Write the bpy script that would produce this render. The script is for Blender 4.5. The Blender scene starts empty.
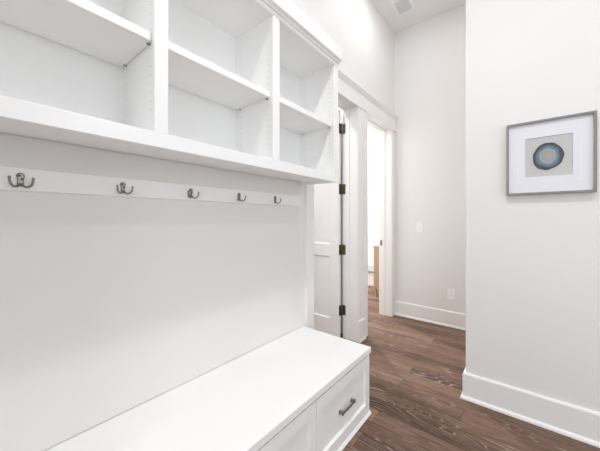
import bpy, bmesh, math
from mathutils import Vector, Matrix

S = bpy.context.scene
COL = S.collection
PI = math.pi

# ------------------------------------------------------------------ materials
def new_mat(name):
    m = bpy.data.materials.new(name); m.use_nodes = True
    nt = m.node_tree; nt.nodes.clear()
    out = nt.nodes.new('ShaderNodeOutputMaterial')
    b = nt.nodes.new('ShaderNodeBsdfPrincipled')
    nt.links.new(b.outputs[0], out.inputs[0])
    return m, nt, b

def N(nt, typ, **kw):
    n = nt.nodes.new(typ)
    for k, v in kw.items():
        if k == 'op': n.operation = v
        else: setattr(n, k, v)
    return n

def M2(nt, op, a, b=None, c=None):
    n = nt.nodes.new('ShaderNodeMath'); n.operation = op
    for i, v in enumerate((a, b, c)):
        if v is None: continue
        if isinstance(v, (int, float)): n.inputs[i].default_value = v
        else: nt.links.new(v, n.inputs[i])
    return n.outputs[0]

def paint(name, col, rough=0.5, bump=0.02, scale=220, var=0.012):
    m, nt, b = new_mat(name)
    tc = N(nt, 'ShaderNodeTexCoord')
    no = N(nt, 'ShaderNodeTexNoise'); no.inputs['Scale'].default_value = scale
    no.inputs['Detail'].default_value = 3
    nt.links.new(tc.outputs['Object'], no.inputs['Vector'])
    big = N(nt, 'ShaderNodeTexNoise'); big.inputs['Scale'].default_value = 1.3
    nt.links.new(tc.outputs['Object'], big.inputs['Vector'])
    mx = N(nt, 'ShaderNodeMix', data_type='RGBA')
    mx.inputs[6].default_value = (*[c * (1 - var) for c in col], 1)
    mx.inputs[7].default_value = (*[min(1, c * (1 + var)) for c in col], 1)
    nt.links.new(big.outputs[0], mx.inputs[0])
    nt.links.new(mx.outputs[2], b.inputs['Base Color'])
    bp = N(nt, 'ShaderNodeBump'); bp.inputs['Strength'].default_value = bump
    bp.inputs['Distance'].default_value = 0.002
    nt.links.new(no.outputs[0], bp.inputs['Height'])
    nt.links.new(bp.outputs[0], b.inputs['Normal'])
    b.inputs['Roughness'].default_value = rough
    return m

def metal(name, col, rough=0.35):
    m, nt, b = new_mat(name)
    tc = N(nt, 'ShaderNodeTexCoord')
    no = N(nt, 'ShaderNodeTexNoise'); no.inputs['Scale'].default_value = 90
    nt.links.new(tc.outputs['Object'], no.inputs['Vector'])
    mx = N(nt, 'ShaderNodeMix', data_type='RGBA')
    mx.inputs[6].default_value = (*[c * .8 for c in col], 1)
    mx.inputs[7].default_value = (*[min(1, c * 1.15) for c in col], 1)
    nt.links.new(no.outputs[0], mx.inputs[0])
    nt.links.new(mx.outputs[2], b.inputs['Base Color'])
    b.inputs['Metallic'].default_value = 1
    b.inputs['Roughness'].default_value = rough
    return m

M = {}
M['wall'] = paint('wall paint', (.83, .822, .812), .62, .03)
M['ceil'] = paint('ceiling paint', (.84, .832, .825), .7, .03)
M['trim'] = paint('trim enamel', (.87, .865, .855), .38, .01)
M['cab'] = paint('cabinet lacquer', (.89, .89, .885), .35, .006)
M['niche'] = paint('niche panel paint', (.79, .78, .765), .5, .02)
M['plastic'] = paint('white plastic', (.94, .94, .935), .3, 0)
M['gap'] = paint('dark slot', (.03, .03, .03), .8, 0)
M['grille'] = paint('grille grey', (.78, .775, .80), .5, 0)
M['nickel'] = metal('brushed nickel', (.31, .285, .245), .40)
M['screw'] = metal('dark screw', (.10, .09, .08), .5)
M['bronze'] = metal('aged hinge metal', (.20, .155, .105), .45)
M['frame'] = paint('grey washed frame', (.27, .265, .26), .55, .05, 120, .1)
M['mat'] = paint('mat board', (.82, .83, .88), .8, .01)
M['matline'] = paint('mat bevel', (.90, .90, .92), .7, 0)
M['paper'] = paint('art paper', (.58, .585, .58), .8, .01)
M['oak'] = paint('oak', (.47, .345, .205), .5, .05, 40, .15)
M['greytop'] = paint('grey top', (.33, .34, .36), .5, 0)

# cabinet side panel with two rows of drilled shelf pin holes on each face
def pin_mat():
    m, nt, b = new_mat('cabinet lacquer drilled')
    tc = N(nt, 'ShaderNodeTexCoord')
    sx = N(nt, 'ShaderNodeSeparateXYZ'); nt.links.new(tc.outputs['Object'], sx.inputs[0])
    geo = N(nt, 'ShaderNodeNewGeometry')
    sn = N(nt, 'ShaderNodeSeparateXYZ'); nt.links.new(geo.outputs['True Normal'], sn.inputs[0])
    fz = M2(nt, 'FRACT', M2(nt, 'DIVIDE', sx.outputs['Z'], .032))
    dz = M2(nt, 'MULTIPLY', M2(nt, 'SUBTRACT', fz, .5), .032)
    def row(x):
        dx = M2(nt, 'SUBTRACT', sx.outputs['X'], x)
        d2 = M2(nt, 'ADD', M2(nt, 'MULTIPLY', dx, dx), M2(nt, 'MULTIPLY', dz, dz))
        return M2(nt, 'LESS_THAN', d2, .0027 ** 2)
    mask = M2(nt, 'MAXIMUM', row(-1.062), row(-1.285))
    mask = M2(nt, 'MULTIPLY', mask, M2(nt, 'GREATER_THAN', M2(nt, 'ABSOLUTE', sn.outputs['Y']), .9))
    mask = M2(nt, 'MULTIPLY', mask, M2(nt, 'GREATER_THAN', sx.outputs['Z'], 1.63))
    mask = M2(nt, 'MULTIPLY', mask, M2(nt, 'LESS_THAN', sx.outputs['Z'], 2.26))
    mx = N(nt, 'ShaderNodeMix', data_type='RGBA')
    mx.inputs[6].default_value = (.89, .89, .885, 1); mx.inputs[7].default_value = (.48, .475, .47, 1)
    nt.links.new(mask, mx.inputs[0]); nt.links.new(mx.outputs[2], b.inputs['Base Color'])
    b.inputs['Roughness'].default_value = .35
    return m
M['drilled'] = pin_mat()

def floor_mat():
    m, nt, b = new_mat('cerused oak planks')
    tc = N(nt, 'ShaderNodeTexCoord')
    def brick(seed_off=0.0):
        mp = N(nt, 'ShaderNodeMapping'); mp.inputs['Location'].default_value = (.31, .045 , 0)
        nt.links.new(tc.outputs['Object'], mp.inputs[0])
        br = N(nt, 'ShaderNodeTexBrick')
        br.offset = .37; br.offset_frequency = 2; br.squash = 1
        br.inputs['Scale'].default_value = 1
        br.inputs['Mortar Size'].default_value = .0012
        br.inputs['Mortar Smooth'].default_value = .1
        br.inputs['Brick Width'].default_value = 1.15
        br.inputs['Row Height'].default_value = .118
        br.inputs['Color1'].default_value = (0, 0, 0, 1); br.inputs['Color2'].default_value = (1, 1, 1, 1)
        br.inputs['Mortar'].default_value = (0.5, 0.5, 0.5, 1)
        nt.links.new(mp.outputs[0], br.inputs['Vector'])
        return br
    br = brick()
    rnd = N(nt, 'ShaderNodeSeparateColor'); nt.links.new(br.outputs['Color'], rnd.inputs[0])
    r = rnd.outputs[0]
    # plank-shifted coordinates, so grain does not run across joints
    sx = N(nt, 'ShaderNodeSeparateXYZ'); nt.links.new(tc.outputs['Object'], sx.inputs[0])
    rowf = M2(nt, 'FLOOR', M2(nt, 'DIVIDE', M2(nt, 'ADD', sx.outputs['Y'], .045), .118))
    zoff = M2(nt, 'ADD', M2(nt, 'MULTIPLY', r, 9.0), M2(nt, 'MULTIPLY', rowf, 1.37))
    cv = N(nt, 'ShaderNodeCombineXYZ')
    nt.links.new(sx.outputs['X'], cv.inputs[0]); nt.links.new(sx.outputs['Y'], cv.inputs[1]); nt.links.new(zoff, cv.inputs[2])
    def noise(scale_xyz, detail=4, rough=.6, sc=1.0, dist=0):
        mp = N(nt, 'ShaderNodeMapping'); mp.inputs['Scale'].default_value = scale_xyz
        nt.links.new(cv.outputs[0], mp.inputs[0])
        n = N(nt, 'ShaderNodeTexNoise'); n.inputs['Scale'].default_value = sc
        n.inputs['Detail'].default_value = detail; n.inputs['Roughness'].default_value = rough
        n.inputs['Distortion'].default_value = dist
        nt.links.new(mp.outputs[0], n.inputs['Vector']); return n.outputs[0]
    streak = noise((3.5, 85, 1), 5, .7)
    broad = noise((1.1, 7, 1), 2, .5)
    # tone of the plank
    tone = M2(nt, 'ADD', M2(nt, 'MULTIPLY', r, .55), M2(nt, 'MULTIPLY', broad, .55))
    cr = N(nt, 'ShaderNodeValToRGB')
    e = cr.color_ramp.elements
    e[0].position = .15; e[0].color = (.072, .041, .028, 1)
    e[1].position = .95; e[1].color = (.32, .188, .118, 1)
    k = e.new(.45); k.color = (.165, .097, .068, 1)
    k = e.new(.72); k.color = (.232, .140, .099, 1)
    nt.links.new(tone, cr.inputs[0])
    # dark fibres
    dk = N(nt, 'ShaderNodeMapRange'); dk.inputs[1].default_value = .35; dk.inputs[2].default_value = .62
    dk.inputs[3].default_value = .55; dk.inputs[4].default_value = 1.22
    nt.links.new(streak, dk.inputs[0])
    mul = N(nt, 'ShaderNodeMix', data_type='RGBA', blend_type='MULTIPLY'); mul.inputs[0].default_value = 1
    nt.links.new(cr.outputs[0], mul.inputs[6]); nt.links.new(dk.outputs[0], mul.inputs[7])
    # cerused (limed) cathedral grain: contour lines of a stretched noise field
    field = noise((1.0, 9.0, 1), 1.5, .45, 1.0, .25)
    ring = M2(nt, 'FRACT', M2(nt, 'MULTIPLY', field, 24.0))
    ln = N(nt, 'ShaderNodeMapRange'); ln.inputs[1].default_value = .70; ln.inputs[2].default_value = .93
    nt.links.new(ring, ln.inputs[0])
    fine = noise((14, 160, 1), 2, .6)
    fm = N(nt, 'ShaderNodeMapRange'); fm.inputs[1].default_value = .42; fm.inputs[2].default_value = .66
    nt.links.new(fine, fm.inputs[0])
    amt = N(nt, 'ShaderNodeMapRange'); amt.inputs[1].default_value = .42; amt.inputs[2].default_value = .66
    nt.links.new(noise((.8, 5, 1), 1, .5), amt.inputs[0])
    lime = M2(nt, 'MULTIPLY', ln.outputs[0], M2(nt, 'ADD', M2(nt, 'MULTIPLY', fm.outputs[0], .7), .3))
    lime = M2(nt, 'MULTIPLY', lime, M2(nt, 'ADD', M2(nt, 'MULTIPLY', amt.outputs[0], .80), .14))
    mx = N(nt, 'ShaderNodeMix', data_type='RGBA'); nt.links.new(lime, mx.inputs[0])
    nt.links.new(mul.outputs[2], mx.inputs[6]); mx.inputs[7].default_value = (.48, .39, .34, 1)
    # joints
    jm = N(nt, 'ShaderNodeMix', data_type='RGBA'); nt.links.new(br.outputs['Fac'], jm.inputs[0])
    nt.links.new(mx.outputs[2], jm.inputs[6]); jm.inputs[7].default_value = (.07, .045, .035, 1)
    nt.links.new(jm.outputs[2], b.inputs['Base Color'])
    b.inputs['Roughness'].default_value = .5
    b.inputs['Specular IOR Level'].default_value = .2
    bp = N(nt, 'ShaderNodeBump'); bp.inputs['Strength'].default_value = .25; bp.inputs['Distance'].default_value = .002
    nt.links.new(streak, bp.inputs['Height']); nt.links.new(bp.outputs[0], b.inputs['Normal'])
    return m
M['floor'] = floor_mat()

def agate_mat():
    m, nt, b = new_mat('agate slice')
    tc = N(nt, 'ShaderNodeTexCoord')
    mp = N(nt, 'ShaderNodeMapping'); mp.inputs['Scale'].default_value = (1 / .0685, 0, 1 / .0815)
    nt.links.new(tc.outputs['Object'], mp.inputs[0])
    no = N(nt, 'ShaderNodeTexNoise'); no.inputs['Scale'].default_value = 2.2; no.inputs['Detail'].default_value = 3
    nt.links.new(mp.outputs[0], no.inputs['Vector'])
    ln = N(nt, 'ShaderNodeVectorMath', operation='LENGTH'); nt.links.new(mp.outputs[0], ln.inputs[0])
    d = M2(nt, 'ADD', ln.outputs['Value'], M2(nt, 'MULTIPLY', M2(nt, 'SUBTRACT', no.outputs[0], .5), .26))
    fb = N(nt, 'ShaderNodeTexNoise'); fb.noise_dimensions = '1D'; fb.inputs['Scale'].default_value = 26
    nt.links.new(d, fb.inputs['W'])
    d2 = M2(nt, 'ADD', d, M2(nt, 'MULTIPLY', M2(nt, 'SUBTRACT', fb.outputs[0], .5), .05))
    cr = N(nt, 'ShaderNodeValToRGB'); e = cr.color_ramp.elements
    stops = [(0, (.42, .35, .29)), (.24, (.40, .365, .33)), (.37, (.34, .345, .34)), (.44, (.31, .34, .36)), (.50, (.42, .46, .49)),
             (.56, (.19, .27, .34)), (.66, (.125, .195, .27)), (.76, (.10, .15, .21)), (.83, (.06, .072, .085)),
             (.94, (.038, .043, .05)), (1, (.05, .055, .062))]
    e[0].position = 0; e[0].color = (*stops[0][1], 1); e[1].position = 1; e[1].color = (*stops[-1][1], 1)
    for p, c in stops[1:-1]:
        k = e.new(p); k.color = (*c, 1)
    nt.links.new(d2, cr.inputs[0]); nt.links.new(cr.outputs[0], b.inputs['Base Color'])
    b.inputs['Roughness'].default_value = .35
    return m
M['agate'] = agate_mat()

def glass_mat():
    m = bpy.data.materials.new('clear glass'); m.use_nodes = True
    nt = m.node_tree; nt.nodes.clear()
    out = nt.nodes.new('ShaderNodeOutputMaterial')
    t = nt.nodes.new('ShaderNodeBsdfTransparent'); g = nt.nodes.new('ShaderNodeBsdfGlossy')
    g.inputs['Roughness'].default_value = .02
    mx = nt.nodes.new('ShaderNodeMixShader'); mx.inputs[0].default_value = .02
    nt.links.new(t.outputs[0], mx.inputs[1]); nt.links.new(g.outputs[0], mx.inputs[2]); nt.links.new(mx.outputs[0], out.inputs[0])
    return m
M['glass'] = glass_mat()

def emit_mat(name, col, s):
    m, nt, b = new_mat(name)
    b.inputs['Base Color'].default_value = (*col, 1)
    b.inputs['Emission Color'].default_value = (*col, 1)
    b.inputs['Emission Strength'].default_value = s
    return m
M['lens'] = emit_mat('lamp lens', (1, .96, .9), 4)

# ------------------------------------------------------------------ geometry helpers
def box(bm, x0, x1, y0, y1, z0, z1, mi=0):
    v = [bm.verts.new(p) for p in ((x0,y0,z0),(x1,y0,z0),(x1,y1,z0),(x0,y1,z0),(x0,y0,z1),(x1,y0,z1),(x1,y1,z1),(x0,y1,z1))]
    for f in ((0,3,2,1),(4,5,6,7),(0,1,5,4),(1,2,6,5),(2,3,7,6),(3,0,4,7)):
        fc = bm.faces.new([v[i] for i in f]); fc.material_index = mi

def boxes(*bs):
    bm = bmesh.new()
    for b in bs: box(bm, *b)
    return bm

def extrude_profile(bm, pts, axis, a0, a1):
    """closed 2D profile swept along an axis. axis 'x': pts=(y,z); 'y': pts=(x,z); 'z': pts=(x,y)"""
    def P(p, a):
        return {'x': (a, p[0], p[1]), 'y': (p[0], a, p[1]), 'z': (p[0], p[1], a)}[axis]
    A = [bm.verts.new(P(p, a0)) for p in pts]; B = [bm.verts.new(P(p, a1)) for p in pts]
    n = len(pts)
    for i in range(n):
        bm.faces.new((A[i], A[(i+1) % n], B[(i+1) % n], B[i]))
    bm.faces.new(A[::-1]); bm.faces.new(B)

def tube(bm, pts, radii, seg=10):
    pts = [Vector(p) for p in pts]; n = len(pts); rings = []
    up = None
    for i, p in enumerate(pts):
        t = (pts[min(i+1, n-1)] - pts[max(i-1, 0)]).normalized()
        if up is None:
            up = t.orthogonal().normalized()
        else:
            up = (up - t * up.dot(t)).normalized()
        w = t.cross(up)
        rings.append([bm.verts.new(p + (up * math.cos(2*PI*k/seg) + w * math.sin(2*PI*k/seg)) * radii[i]) for k in range(seg)])
    for a, b in zip(rings, rings[1:]):
        for k in range(seg):
            bm.faces.new((a[k], a[(k+1) % seg], b[(k+1) % seg], b[k]))
    bm.faces.new(rings[0][::-1]); bm.faces.new(rings[-1])

def smooth_path(ctrl, n=6):
    """Catmull-Rom through control points"""
    c = [Vector(p) for p in ctrl]; c = [c[0]*2 - c[1]] + c + [c[-1]*2 - c[-2]]
    out = []
    for i in range(1, len(c) - 2):
        for k in range(n):
            t = k / n
            p0, p1, p2, p3 = c[i-1], c[i], c[i+1], c[i+2]
            out.append(.5 * ((2*p1) + (p2-p0)*t + (2*p0-5*p1+4*p2-p3)*t*t + (3*p1-p0-3*p2+p3)*t**3))
    out.append(c[-2]); return out

def cyl(bm, c, r, axis, l, seg=24):
    """cylinder from c along axis"""
    c = Vector(c); a = Vector(axis).normalized()
    tube(bm, [c, c + a * l], [r, r], seg)

def obj(name, bm, mat, parent=None, bevel=0, seg=2, smooth=False):
    bmesh.ops.recalc_face_normals(bm, faces=bm.faces)
    me = bpy.data.meshes.new(name); bm.to_mesh(me); bm.free()
    for m in (mat if isinstance(mat, (list, tuple)) else [mat]): me.materials.append(m)
    if smooth:
        for p in me.polygons: p.use_smooth = True
    o = bpy.data.objects.new(name, me); COL.objects.link(o)
    if parent is not None:
        o.parent = parent
        if parent.parent is None: o.matrix_parent_inverse = Matrix.Translation(-parent.location)
    if bevel:
        b = o.modifiers.new('bevel', 'BEVEL'); b.width = bevel; b.segments = seg
        b.limit_method = 'ANGLE'; b.angle_limit = math.radians(40)
    return o

def tag(o, label, cat, group=None):
    o['label'] = label; o['category'] = cat; o['kind'] = 'thing'
    if group: o['group'] = group
    return o

def thing(name, loc, label, cat, group=None):
    o = bpy.data.objects.new(name, None); COL.objects.link(o)
    o.location = loc; o.empty_display_size = .1
    return tag(o, label, cat, group)

def struct(name, bm, mat, bevel=0, label=None):
    o = obj(name, bm, mat, None, bevel); o['kind'] = 'structure'
    if label: o['label'] = label
    return o

def dup(root, loc, label=None):
    r = root.copy(); COL.objects.link(r); r.location = loc
    if label: r['label'] = label
    for ch in list(root.children):
        c = ch.copy(); COL.objects.link(c); c.parent = r
        for g in list(ch.children):
            d = g.copy(); COL.objects.link(d); d.parent = c
    return r

# ------------------------------------------------------------------ dimensions
XL, XB = -1.33, -1.487          # left wall faces (hall side, room side)
YR, YF = 2.235, 3.61            # picture wall, far wall
XC = -.322                      # outer corner of the picture wall
ZC = 3.68                       # ceiling
X1, Y0 = 2.6, -2.6
OH = 2.40                       # head of the door openings
A0, A1 = 1.80, 2.55             # first opening
B0, B1 = 2.775, 3.485            # second opening
YP = 2.69                       # partition between the two rooms beyond

# ------------------------------------------------------------------ room shell
struct('floor', boxes((-4.4, 2.9, Y0-.3, 6.0, -.08, 0)), M['floor'], label='brown limed oak plank floor')
struct('ceiling', boxes((-4.4, 2.9, Y0-.3, 6.0, ZC, ZC+.1)), M['ceil'], label='high white ceiling')
struct('wall_left', boxes(
    (XB, XL, Y0-.12, A0-.02, 0, ZC), (XB, XL, A1+.02, B0-.02, 0, ZC), (XB, XL, B1+.02, YF, 0, ZC),
    (XB, XL, A0-.02, A1+.02, OH+.02, ZC), (XB, XL, B0-.02, B1+.02, OH+.02, ZC)), M['wall'],
    label='long wall behind the cabinets with two doorways')
struct('wall_far', boxes((XB, XC+.12, YF, YF+.12, 0, ZC)), M['wall'], label='end wall of the hallway')
struct('wall_right', boxes((XC, X1+.12, YR, YR+.12, 0, ZC)), M['wall'], label='wall carrying the framed picture')
struct('wall_hall', boxes((XC, XC+.12, YR+.12, YF, 0, ZC)), M['wall'])
W1 = (.9, 2.4, .45, 2.75)       # opening added in the back wall for fill light (x0,x1,z0,z1)
struct('wall_back', boxes((XL, W1[0], Y0-.12, Y0, 0, ZC), (W1[1], X1+.12, Y0-.12, Y0, 0, ZC),
    (W1[0], W1[1], Y0-.12, Y0, 0, W1[2]), (W1[0], W1[1], Y0-.12, Y0, W1[3], ZC)), M['wall'])
W2 = (-.5, 1.9, .45, 2.75)      # second added opening, in the side wall, also for fill (y0,y1,z0,z1)
struct('wall_side', boxes((X1, X1+.12, Y0, W2[0], 0, ZC), (X1, X1+.12, W2[1], YR, 0, ZC),
    (X1, X1+.12, W2[0], W2[1], 0, W2[2]), (X1, X1+.12, W2[0], W2[1], W2[3], ZC)), M['wall'])
def added_window(n, horizontal, w):  # both are added out of view, only to bring light into the room
    fr = bmesh.new(); a0, a1, z0, z1 = w; t = .06; m = (a0+a1)/2
    rects = ((a0, a1, z0, z0+t), (a0, a1, z1-t, z1), (a0, a0+t, z0+t, z1-t), (a1-t, a1, z0+t, z1-t),
             (m-.03, m+.03, z0+t, z1-t))
    for r in rects:
        if horizontal: box(fr, r[0], r[1], Y0-.09, Y0-.03, r[2], r[3])
        else: box(fr, X1+.03, X1+.09, r[0], r[1], r[2], r[3])
    o = struct('added_window_%d' % n, fr, M['trim'])
    g = boxes((a0+t, a1-t, Y0-.062, Y0-.058, z0+t, z1-t)) if horizontal else boxes((X1+.058, X1+.062, a0+t, a1-t, z0+t, z1-t))
    obj('pane', g, M['glass'], o)
added_window(1, True, W1); added_window(2, False, W2)

# unseen wall return, added to keep light off the near end of the niche
struct('wall_added_blocker', boxes((XL, -.74, -.285, -.160, 0, ZC)), M['wall'])

# the two rooms beyond the doorways
struct('wall_partition', boxes((-4.2, XB, YP-.05, YP+.05, 0, ZC)), M['wall'])
struct('wall_beyond_left', boxes((-4.32, -4.2, .4, 5.72, 0, ZC)), M['wall'])
struct('wall_beyond_far', boxes((-4.2, XB, 5.6, 5.72, 0, ZC)), M['wall'])
struct('wall_beyond_near', boxes((-4.2, XB, .4, .52, 0, ZC)), M['wall'])
struct('wall_beyond_right', boxes((XB, XB+.12, YF+.12, 5.72, 0, ZC)), M['wall'])

# baseboards: board with eased top plus shoe moulding
def base_profile(s=1):
    return [(0, 0), (.030, 0), (.030, .006), (.026, .016), (.018, .022), (.016, .024), (.016, .168), (.012, .176), (.004, .180), (0, .180)]
def baseboard_y(bm, x0, x1, yface, sgn):      # runs along x, on a wall whose face is y = yface, board towards sgn
    extrude_profile(bm, [(yface + sgn*p[0], p[1]) for p in base_profile()], 'x', x0, x1)
def baseboard_x(bm, y0, y1, xface, sgn):
    extrude_profile(bm, [(xface + sgn*p[0], p[1]) for p in base_profile()], 'y', y0, y1)
bm = bmesh.new(); baseboard_y(bm, XL+.0, XC, YF, -1); struct('baseboard_far', bm, M['trim'], label='white baseboard along the end wall')
bm = bmesh.new(); pr = base_profile(); secs = []       # mitred round the outer corner
for f in (lambda d: (X1, YR-d), lambda d: (XC-d, YR-d), lambda d: (XC-d, YF-.002)):
    secs.append([bm.verts.new((*f(p[0]+.0005), p[1])) for p in pr])
for a_, b_ in zip(secs, secs[1:]):
    for k in range(len(pr)): bm.faces.new((a_[k], a_[(k+1) % len(pr)], b_[(k+1) % len(pr)], b_[k]))
bm.faces.new(secs[0][::-1]); bm.faces.new(secs[-1])
struct('baseboard_right', bm, M['trim'], label='tall white baseboard under the framed picture')
bm = bmesh.new(); extrude_profile(bm, [(XL+.017+p[0]*.8, p[1]*1.2) for p in base_profile()], 'y', A1+.003, 2.690); struct('baseboard_left', bm, M['trim'], label='short baseboard block between the doorways')
bm = bmesh.new(); baseboard_y(bm, -4.2, XB, 5.6, -1); struct('baseboard_beyond', bm, M['trim'])

# door jambs, stops and casings
jt = .02
def jamb(n, y0, y1, stop_x):
    bm = boxes((XB-.004, XL+.004, y0-jt, y0, 0, OH+jt), (XB-.004, XL+.004, y1, y1+jt, 0, OH+jt), (XB-.004, XL+.004, y0, y1, OH, OH+jt))
    # door stop strip
    for b in ((stop_x, stop_x+.035, y0, y0+.011, 0, OH), (stop_x, stop_x+.035, y1-.011, y1, 0, OH), (stop_x, stop_x+.035, y0+.011, y1-.011, OH-.011, OH)):
        box(bm, *b)
    return struct('trim_%d' % n, bm, M['trim'], .0015)
j1 = jamb(1, A0, A1, XB+.045); j2 = jamb(2, B0, B1, XB+.045)
struct('trim_3', boxes((XL, XL+.02, A0-.10, A0-.006, 0, OH-.012)), M['trim'], .002, 'flat white casing beside the bench')
struct('trim_4', boxes((XL, XL+.017, A1+.004, 2.690, 0, OH-.012), (XL, XL+.021, 2.692, B0-.004, 0, OH-.012)), M['trim'], .002, 'white casing on the pier between the doorways')
struct('trim_5', boxes((XL, XL+.014, B1+.006, 3.578, 0, OH-.012)), M['trim'], .002)
# header spanning both doorways, with a small sloping cap
bm = bmesh.new()
extrude_profile(bm, [(XL, OH-.012), (XL+.026, OH-.012), (XL+.026, 2.530), (XL+.034, 2.540), (XL+.052, 2.572), (XL+.052, 2.582), (XL, 2.582)], 'y', A0-.115, YF-.004)
struct('trim_6', bm, M['trim'], .0015, 'long white header across both doorways')
# strike plate on the far jamb of the second opening
zs = .94
obj('strike_plate', boxes((XB+.014, XB+.040, B1-.0025, B1+.001, zs-.034, zs+.034)), M['bronze'], j2, .002)

# ------------------------------------------------------------------ open door leaf in the first doorway
DX1, DX0 = XB-.016, XB-.016-.74
DY0, DY1 = A1-.060, A1-.022
DZ0, DZ1 = .012, OH-.008
def shaker(bm, x0, x1, y0, y1, z0, z1, stile, rails):
    """stiles and rails with recessed flat panels; face in the x-z plane, both sides"""
    box(bm, x0, x0+stile, y0, y1, z0, z1); box(bm, x1-stile, x1, y0, y1, z0, z1)
    for a, b in rails: box(bm, x0+stile, x1-stile, y0, y1, a, b)
    for (a, b), (c, d) in zip(rails, rails[1:]):
        # recessed panel with a sloped sticking edge on both faces
        r = .011; s = .007
        for ys, yd in ((y0, 1), (y1, -1)):
            o_ = [(x0+stile, b), (x1-stile, b), (x1-stile, c), (x0+stile, c)]
            i_ = [(x0+stile+s, b+s), (x1-stile-s, b+s), (x1-stile-s, c-s), (x0+stile+s, c-s)]
            O = [bm.verts.new((p[0], ys, p[1])) for p in o_]; I = [bm.verts.new((p[0], ys+yd*r, p[1])) for p in i_]
            for k in range(4): bm.faces.new((O[k], O[(k+1) % 4], I[(k+1) % 4], I[k]))
            bm.faces.new(I)
bm = bmesh.new()
shaker(bm, DX0, DX1, DY0, DY1, DZ0, DZ1, .112, ((DZ0, .197), (.855, .985), (DZ1-.115, DZ1)))
d1 = struct('door_1', bm, M['trim'], .001, 'white two-panel door swung open into the room beyond')
# hinges
for k, hz in enumerate((2.196, 1.562, .927, .293)):
    h = obj('hinge', boxes((XB-.004, XB+.031, A1-.0025, A1+.001, hz-.052, hz+.052),
                           (DX1-.0015, DX1+.0025, DY0+.004, DY1+.006, hz-.052, hz+.052)), M['bronze'], d1, .0012)
    bm = bmesh.new(); tube(bm, [(XB-.0085, A1-.012, hz-.053), (XB-.0085, A1-.012, hz+.053)], [.0068, .0068], 14)
    tube(bm, [(XB-.0085, A1-.012, hz+.053), (XB-.0085, A1-.012, hz+.058)], [.005, .003], 12)
    obj('knuckle', bm, M['bronze'], h, 0, 2, True)
# lever handle on the free edge
kn = bmesh.new()
cyl(kn, (DX0+.06, DY0, 1.0), .027, (0, -1, 0), .008); cyl(kn, (DX0+.06, DY0-.008, 1.0), .011, (0, -1, 0), .036)
tube(kn, smooth_path([(DX0+.06, DY0-.046, 1.0), (DX0+.10, DY0-.048, 1.0), (DX0+.17, DY0-.046, .998)]), [.009]*13, 12)
obj('door_handle', kn, M['bronze'], d1, 0, 2, True)

# ------------------------------------------------------------------ wall cabinet (open cubbies)
CY0, CY1 = -.156, 1.674
CF, CB = -1.015, XL+.001          # front of face frame, back
ZB0, ZB1 = 1.506, 1.559           # bottom rail
ZT0, ZT1 = 2.310, 2.335           # top rail
wc = thing('wall_cabinet', (XL, (CY0+CY1)/2, ZB0), 'white wall-hung open cubby cabinet with crown board above the coat hooks', 'cabinet')
FT = .02
stiles = [(CY0, CY0+.049), (.4365, .4855), (1.0305, 1.0795), (CY1-.049, CY1)]
PT = .038
panels = [(CY0+.002, CY0+.002+PT), (.442, .442+PT), (1.036, 1.036+PT), (CY1-.002-PT, CY1-.002)]
bm = boxes((CF-FT, CF, CY0, CY1, ZB0, ZB1), (CF-FT, CF, CY0, CY1, ZT0, ZT1), *[(CF-FT, CF, a, b, ZB1, ZT0) for a, b in stiles])
obj('face_frame', bm, M['cab'], wc, .0015)
obj('back_panel', boxes((CB, CB+.008, CY0+.04, CY1-.04, ZB0+.026, ZT1)), M['cab'], wc)
obj('bottom_panel', boxes((CB+.008, CF-FT, panels[0][1], panels[3][0], ZB0+.026, ZB1-.003)), M['cab'], wc)
obj('top_panel', boxes((CB+.008, CF-FT, panels[0][1], panels[3][0], ZT0+.006, ZT0+.026)), M['cab'], wc)
for i, (a, b) in enumerate(panels):
    z0, z1 = (ZB0, ZT1) if i in (0, 3) else (ZB1-.003, ZT0+.006)
    obj('side_panel', boxes((CB+.008 if i in (1, 2) else CB, CF-FT, a, b, z0, z1)), M['drilled'], wc, .0008)
for (a, b), (c, d) in zip(panels, panels[1:]):
    y0, y1 = b+.0025, c-.0025
    sh = obj('shelf', boxes((CB+.012, CF-FT-.004, y0, y1, 1.888, 1.919)), M['cab'], wc, .002)
    for yy, sg in ((y0, 1), (y1, -1)):
        for xx in (-1.062, -1.285):
            p = bmesh.new()
            tube(p, [(xx, yy-sg*.0022, 1.8845), (xx, yy+sg*.010, 1.8845)], [.0028, .0028], 10)
            obj('shelf_pin', p, M['nickel'], sh)
bm = bmesh.new()
extrude_profile(bm, [(CB, ZT1), (CF+.008, ZT1), (CF+.008, ZT1+.014), (CF+.030, ZT1+.014), (CF+.030, ZT1+.096), (CB, ZT1+.096)], 'y', CY0-.002, CY1+.010)
obj('crown_board', bm, M['cab'], wc, .002)

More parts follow.
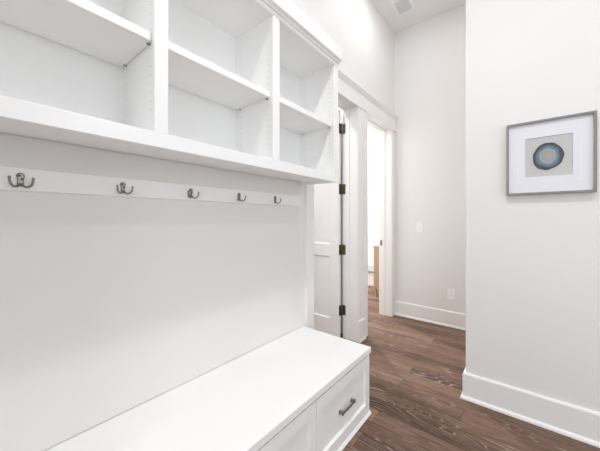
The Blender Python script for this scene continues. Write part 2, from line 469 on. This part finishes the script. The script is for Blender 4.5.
# ------------------------------------------------------------------ niche backing panel and coat rack
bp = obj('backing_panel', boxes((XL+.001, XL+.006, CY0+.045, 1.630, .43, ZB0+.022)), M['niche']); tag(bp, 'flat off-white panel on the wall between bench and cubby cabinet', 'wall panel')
NX = XL+.006
cr_ = thing('coat_hook_rail', (NX, .75, 1.345), 'long white hook rail with five double metal coat hooks under the cubbies', 'coat rack')
obj('backboard', boxes((NX, NX+.018, -.12, 1.618, 1.345, 1.421)), M['cab'], cr_, .002)
HX = NX+.018
def hook_parts(parent, y, z):
    # waisted plate, domed at the top, standing on the board
    bm = bmesh.new(); prof = []
    for k in range(13):
        a = PI * k / 12; prof.append((.0105*math.cos(a), .0125 + .0105*math.sin(a)))
    prof += [(-.0085, .004), (-.0078, -.006), (-.0088, -.015), (-.006, -.021), (0, -.0225), (.006, -.021), (.0088, -.015), (.0078, -.006), (.0085, .004)]
    b0 = [bm.verts.new((HX, y+p[0], z+p[1])) for p in prof]
    b1 = [bm.verts.new((HX+.003, y+p[0], z+p[1])) for p in prof]
    b2 = [bm.verts.new((HX+.0052, y+p[0]*.72, z+(p[1]-0)*.80)) for p in prof]
    n = len(prof)
    for A_, B_ in ((b0, b1), (b1, b2)):
        for i in range(n): bm.faces.new((A_[i], A_[(i+1) % n], B_[(i+1) % n], B_[i]))
    bm.faces.new(b2); bm.faces.new(b0[::-1])
    h = obj('coat_hook', bm, M['nickel'], parent)
    for sy, sz in ((-.0038, .0125), (.0032, .0015)):
        s = bmesh.new(); tube(s, [(HX+.004, y+sy, z+sz), (HX+.0062, y+sy, z+sz), (HX+.0072, y+sy, z+sz)], [.0036, .0036, .002], 12)
        obj('screw', s, M['screw'], h)
    for sg in (-1, 1):
        q = bmesh.new()
        path = smooth_path([(HX+.003, y+sg*.002, z-.013), (HX+.009, y+sg*.008, z-.0225), (HX+.017, y+sg*.0165, z-.0245),
                            (HX+.023, y+sg*.0245, z-.017), (HX+.026, y+sg*.0275, z-.005), (HX+.0265, y+sg*.028, z+.006)], 5)
        nn = len(path); rad = [.0033 + .0003*math.sin(3*i/nn) for i in range(nn)]
        rad[-1] = .0038; rad[-2] = .0042; rad[-3] = .0038
        path.append(path[-1] + (path[-1]-path[-2]).normalized()*.002); rad.append(.0018)
        tube(q, path, rad, 10)
        obj('prong', q, M['nickel'], h, 0, 2, True)
for k in range(5):
    hook_parts(cr_, .131 + .303*k, 1.381)

# ------------------------------------------------------------------ storage bench
BX1 = -.770                       # front edge of the top
ZTOP = .4265
sb = thing('storage_bench', (XL, (CY0+CY1)/2, 0), 'long white built-in bench with panelled drawers below the coat hooks', 'bench')
obj('bench_top', boxes((XL+.001, BX1, CY0, CY1+.002, ZTOP-.036, ZTOP)), M['cab'], sb, .003)
FX = -.840                         # carcass front; drawer fronts sit proud of it
bm = boxes((XL+.001, FX, CY0+.008, CY1-.006, .0, ZTOP-.036))
obj('carcass', bm, M['cab'], sb)
DF = -.7745
seams = [CY0+.010, .4745, 1.0805, CY1-.011]
for a, b in zip(seams, seams[1:]):
    y0, y1 = a+.002, b-.002; z0, z1 = .026, ZTOP-.046
    st = .050; bmd = bmesh.new()
    for q in ((FX, DF, y0, y0+st, z0, z1), (FX, DF, y1-st, y1, z0, z1), (FX, DF, y0+st, y1-st, z0, z0+.058), (FX, DF, y0+st, y1-st, z1-.064, z1)): box(bmd, *q)
    dr = obj('drawer', bmd, M['cab'], sb, .0012)
    pn = bmesh.new(); s = .008; zz0, zz1 = z0+.058, z1-.064
    O = [pn.verts.new((DF-.0012, yy, z_)) for yy, z_ in ((y0+st, zz0), (y1-st, zz0), (y1-st, zz1), (y0+st, zz1))]
    I = [pn.verts.new((DF-.012, yy, z_)) for yy, z_ in ((y0+st+s, zz0+s), (y1-st-s, zz0+s), (y1-st-s, zz1-s), (y0+st+s, zz1-s))]
    Bk = [pn.verts.new((FX+.0005, yy, z_)) for yy, z_ in ((y0+st, zz0), (y1-st, zz0), (y1-st, zz1), (y0+st, zz1))]
    for k in range(4):
        pn.faces.new((O[k], O[(k+1) % 4], I[(k+1) % 4], I[k])); pn.faces.new((O[k], O[(k+1) % 4], Bk[(k+1) % 4], Bk[k]))
    pn.faces.new(I); pn.faces.new(Bk)
    obj('drawer_panel', pn, M['cab'], dr)
    yc = (a+b)/2 + .006; zc = .197; PX = DF-.012
    hd = bmesh.new()
    for sg in (-1, 1):
        box(hd, PX, PX+.004, yc+sg*.064-.009, yc+sg*.064+.009, zc-.009, zc+.009)
        box(hd, PX+.004, PX+.018, yc+sg*.064-.007, yc+sg*.064+.007, zc-.007, zc+.007)
        box(hd, PX+.014, PX+.025, yc+sg*.064-.009, yc+sg*.064+.009, zc-.0085, zc+.0085)
    path = [(PX+.0195+.003*math.cos(t*PI/2), yc+.064*t, zc) for t in [x/6 for x in range(-6, 7)]]
    for p, q in zip(path, path[1:]):
        v = [hd.verts.new((pp[0]+dx, pp[1], zc+dz)) for pp in (p, q) for dx, dz in ((-.004, -.0055), (.004, -.0055), (.004, .0055), (-.004, .0055))]
        for k in range(4): hd.faces.new((v[k], v[(k+1) % 4], v[4+(k+1) % 4], v[4+k]))
    obj('handle', hd, M['nickel'], dr, .0012)
bm = bmesh.new()
pr = [(0, 0), (.024, 0), (.024, .006), (.016, .017), (.004, .022), (0, .022)]
extrude_profile(bm, [(-.790+p[0], p[1]) for p in pr], 'y', CY0+.008, CY1-.002)
obj('shoe_moulding', bm, M['cab'], sb)

# ------------------------------------------------------------------ framed agate picture
PXc, PZc = .1075, 1.623
PW, PH = .399, .447
YW = YR
pf = thing('framed_picture', (PXc, YW, PZc-PH/2), 'grey framed picture of a blue agate slice on white mat', 'picture')
x0, x1, z0, z1 = PXc-PW/2, PXc+PW/2, PZc-PH/2, PZc+PH/2
fw = .0125; yb, yf = YW-.001, YW-.032
obj('frame', boxes((x0, x1, yf, yb, z1-fw, z1), (x0, x1, yf, yb, z0, z0+fw), (x0, x0+fw, yf, yb, z0+fw, z1-fw), (x1-fw, x1, yf, yb, z0+fw, z1-fw)), M['frame'], pf, .0012)
ax0, ax1, az0, az1 = 0.0, .213, 1.507, 1.745
ym = YW-.018
mt = bmesh.new()
i0, i1, i2, i3 = ax0, ax1, az0, az1
for q in ((x0+fw, x1-fw, ym, yb, i3, z1-fw), (x0+fw, x1-fw, ym, yb, z0+fw, i2), (x0+fw, i0, ym, yb, i2, i3), (i1, x1-fw, ym, yb, i2, i3)): box(mt, *q)
mo = obj('mat', mt, M['mat'], pf)
e = .032; bl = bmesh.new()
for q in ((i0-e, i1+e, i3+e, i3+e+.003), (i0-e, i1+e, i2-e-.003, i2-e), (i0-e-.003, i0-e, i2-e-.003, i3+e+.003), (i1+e, i1+e+.003, i2-e-.003, i3+e+.003)):
    box(bl, q[0], q[1], ym-.0012, ym, q[2], q[3])
obj('mat_bevel', bl, M['matline'], mo)
obj('art_paper', boxes((i0, i1, ym+.004, yb, i2, i3)), M['paper'], pf)
ag = bmesh.new(); seg = 64; ring0 = []; ring1 = []; ring2 = []
for k in range(seg):
    a = 2*PI*k/seg
    r = 1 + .025*math.sin(2*a+.6) + .022*math.sin(3*a+2.0) + .012*math.sin(7*a) + .010*math.sin(11*a+1)
    X, Z = .0685*r*math.cos(a), .0815*r*math.sin(a)
    ring0.append(ag.verts.new((X, 0, Z))); ring1.append(ag.verts.new((X, -.0025, Z))); ring2.append(ag.verts.new((X*.985, -.0035, Z*.985)))
for A_, B_ in ((ring0, ring1), (ring1, ring2)):
    for k in range(seg): ag.faces.new((A_[k], A_[(k+1) % seg], B_[(k+1) % seg], B_[k]))
ag.faces.new(ring2); ag.faces.new(ring0[::-1])
bmesh.ops.recalc_face_normals(ag, faces=ag.faces)
me = bpy.data.meshes.new('agate_slice'); ag.to_mesh(me); ag.free(); me.materials.append(M['agate'])
ao = bpy.data.objects.new('agate_slice', me); COL.objects.link(ao); ao.parent = pf
ao.location = Vector((.1055, ym+.004, 1.625)) - pf.location
obj('picture_glass', boxes((x0+fw-.002, x1-fw+.002, ym-.009, ym-.007, z0+fw-.002, z1-fw+.002)), M['glass'], pf)

# ------------------------------------------------------------------ switch and outlet on the end wall
def wall_plate(kind, x, z, label, cat):
    t = thing(kind, (x, YF, z-.058), label, cat)
    obj('face_plate', boxes((x-.037, x+.037, YF-.006, YF-.0005, z-.059, z+.059)), M['plastic'], t, .002)
    return t
t = wall_plate('light_switch', -1.0147, 1.147, 'white rocker light switch on the end wall beside the doorway', 'switch')
bm = bmesh.new(); extrude_profile(bm, [(YF-.006, 1.113), (YF-.0075, 1.113), (YF-.0125, 1.181), (YF-.006, 1.181)], 'x', -1.0147-.0165, -1.0147+.0165)
obj('rocker', bm, M['plastic'], t, .0006)
t = wall_plate('power_outlet', -.667, .377, 'white duplex outlet low on the end wall above the baseboard', 'outlet')
for dz in (-.0195, .0195):
    rc = obj('receptacle', boxes((-.667-.0165, -.667+.0165, YF-.009, YF-.006, .377+dz-.014, .377+dz+.014)), M['plastic'], t, .003)
    obj('slot', boxes((-.667-.0072, -.667-.0048, YF-.0095, YF-.0085, .377+dz-.001, .377+dz+.007), (-.667+.0048, -.667+.0072, YF-.0095, YF-.0085, .377+dz-.001, .377+dz+.007),
                      (-.667-.002, -.667+.002, YF-.0095, YF-.0085, .377+dz-.009, .377+dz-.005)), M['gap'], rc)

# ------------------------------------------------------------------ ceiling vent
vx0, vx1, vy0, vy1 = -1.175, -.972, 3.055, 3.315
cv = thing('ceiling_vent', ((vx0+vx1)/2, (vy0+vy1)/2, ZC), 'white square-edged ceiling vent grille above the hallway', 'vent')
b = .03
obj('frame', boxes((vx0, vx1, vy0, vy0+b, ZC-.014, ZC-.0005), (vx0, vx1, vy1-b, vy1, ZC-.014, ZC-.0005), (vx0, vx0+b, vy0+b, vy1-b, ZC-.014, ZC-.0005), (vx1-b, vx1, vy0+b, vy1-b, ZC-.014, ZC-.0005)), M['trim'], cv, .004)
gr = boxes((vx0+b, vx1-b, vy0+b, vy1-b, ZC-.004, ZC-.0005))
k = vy0+b+.004
while k < vy1-b-.008:
    extrude_profile(gr, [(k, ZC-.004), (k+.004, ZC-.012), (k+.0055, ZC-.012), (k+.0025, ZC-.004)], 'x', vx0+b, vx1-b); k += .011
obj('grille', gr, M['grille'], cv)

# ------------------------------------------------------------------ recessed ceiling lights
def can(loc, label):
    t = thing('recessed_light', (loc[0], loc[1], ZC), label, 'ceiling light', 'recessed ceiling lights')
    bm = bmesh.new(); seg = 40; R = []
    for r, z in ((.092, 0), (.092, -.004), (.086, -.008), (.074, -.008), (.070, -.003), (.070, 0)):
        R.append([bm.verts.new((loc[0]+r*math.cos(2*PI*q/seg), loc[1]+r*math.sin(2*PI*q/seg), ZC-.0005+z)) for q in range(seg)])
    for A_, B_ in zip(R, R[1:]):
        for q in range(seg): bm.faces.new((A_[q], A_[(q+1) % seg], B_[(q+1) % seg], B_[q]))
    obj('trim_ring', bm, M['trim'], t, 0, 2, True)
    bm = bmesh.new(); tube(bm, [(loc[0], loc[1], ZC-.0004), (loc[0], loc[1], ZC-.003)], [.0695, .0695], seg)
    obj('lens', bm, M['lens'], t)
    return t
def disk_light(name, loc, power, spread=150, size=.15, col=(.99, .99, 1)):
    l = bpy.data.lights.new(name, 'AREA'); l.shape = 'DISK'; l.size = size; l.energy = power; l.color = col
    l.spread = math.radians(spread)
    o = bpy.data.objects.new(name, l); COL.objects.link(o); o.location = loc
    return o
CANS = [((-.15, .75), 'recessed ceiling light in front of the middle of the bench', 35),
        ((-.15, -1.0), 'recessed ceiling light in front of the near end of the bench', 10),
        ((-.80, 2.6), 'recessed ceiling light in the hallway by the ceiling vent', 10),
        ((1.35, 1.0), 'added unseen recessed ceiling light in front of the framed picture', 12),  # this lamp and the next are added out of view as fill
        ((1.35, -.9), 'added unseen recessed ceiling light between the two added windows', 8)]
for (x, y), lab, p in CANS:
    can((x, y), lab); disk_light('downlight', (x, y, ZC-.012), p, 180 if y > 2 else 150)
for (x, y), lab, p in [((-2.2, 1.5), 'added unseen recessed ceiling light brightening the room behind the open door', 55),  # unseen lamps added to brighten the rooms beyond the doorways
                       ((-2.6, 4.0), 'added unseen recessed ceiling light brightening the room with the oak cabinet', 150)]:
    can((x, y), lab); disk_light('downlight', (x, y, ZC-.012), p, 170)

def fill_light(name, loc, rot, sx, sy, power, col=(.90, .955, 1)):  # area lamp added outside each invented opening, as soft fill
    l = bpy.data.lights.new(name, 'AREA'); l.shape = 'RECTANGLE'; l.size = sx; l.size_y = sy; l.energy = power; l.color = col
    o = bpy.data.objects.new(name, l); COL.objects.link(o); o.location = loc; o.rotation_euler = rot
fill_light('fill_daylight', ((W1[0]+W1[1])/2, Y0-.16, (W1[2]+W1[3])/2), (PI/2, 0, 0), 1.5, 2.2, 70)
fill_light('fill_daylight', (X1+.16, (W2[0]+W2[1])/2, (W2[2]+W2[3])/2), (PI/2, 0, PI/2), 2.3, 2.2, 38)

# ------------------------------------------------------------------ furniture in the bright room beyond
oc = thing('oak_cabinet', (-1.70, 4.5, 0), 'light oak cabinet on legs seen through the doorway of the bright room', 'cabinet')
ox0, ox1, oy0, oy1 = -1.905, XB-.004, 4.21, 4.85
obj('body', boxes((ox0+.012, ox1, oy0+.006, oy1-.010, .13, .795)), M['oak'], oc, .003)
obj('top', boxes((ox0, ox1, oy0, oy1, .795, .818)), M['oak'], oc, .003)
for xx in (ox0+.02, ox1-.055):
    for yy in (oy0+.02, oy1-.05):
        obj('leg', boxes((xx, xx+.03, yy, yy+.03, 0, .13)), M['oak'], oc, .003)
for z0_, z1_ in ((.15, .45), (.47, .78)):
    d_ = obj('drawer', boxes((ox0+.001, ox0+.012, oy0+.045, oy1-.045, z0_, z1_)), M['oak'], oc, .002)
    bm = bmesh.new(); cyl(bm, (ox0+.001, (oy0+oy1)/2, (z0_+z1_)/2), .012, (-1, 0, 0), .02); obj('knob', bm, M['bronze'], d_)
lb = thing('low_bench', (-2.5, 5.1, 0), 'low white bench with grey top in the bright room beyond', 'bench')
obj('body', boxes((-3.2, -2.0, 4.76, 5.3, .03, .27)), M['cab'], lb, .004)
obj('plinth', boxes((-3.17, -2.03, 4.80, 5.28, 0, .03)), M['cab'], lb)
obj('top', boxes((-3.22, -1.98, 4.74, 5.31, .27, .305)), M['greytop'], lb, .006)

# ------------------------------------------------------------------ world, camera, view
w = bpy.data.worlds.new('World'); S.world = w; w.use_nodes = True
bg = w.node_tree.nodes['Background']; bg.inputs[0].default_value = (.85, .93, 1, 1); bg.inputs[1].default_value = .8
cam = bpy.data.cameras.new('camera'); co = bpy.data.objects.new('camera', cam); COL.objects.link(co)
cam.sensor_width = 36; cam.lens = 277.4/600*36; cam.shift_y = -6.5/600; cam.clip_start = .02
co.location = (0, 0, 1.25); co.rotation_euler = (PI/2, 0, math.radians(39.05))
S.camera = co
S.view_settings.view_transform = 'Standard'; S.view_settings.look = 'None'
S.view_settings.gamma = 1; S.view_settings.use_curve_mapping = False
S.view_settings.exposure = -0.64
S.cycles.max_bounces = 16; S.cycles.diffuse_bounces = 10; S.cycles.glossy_bounces = 4
S.cycles.use_denoising = True; S.cycles.sample_clamp_indirect = 8
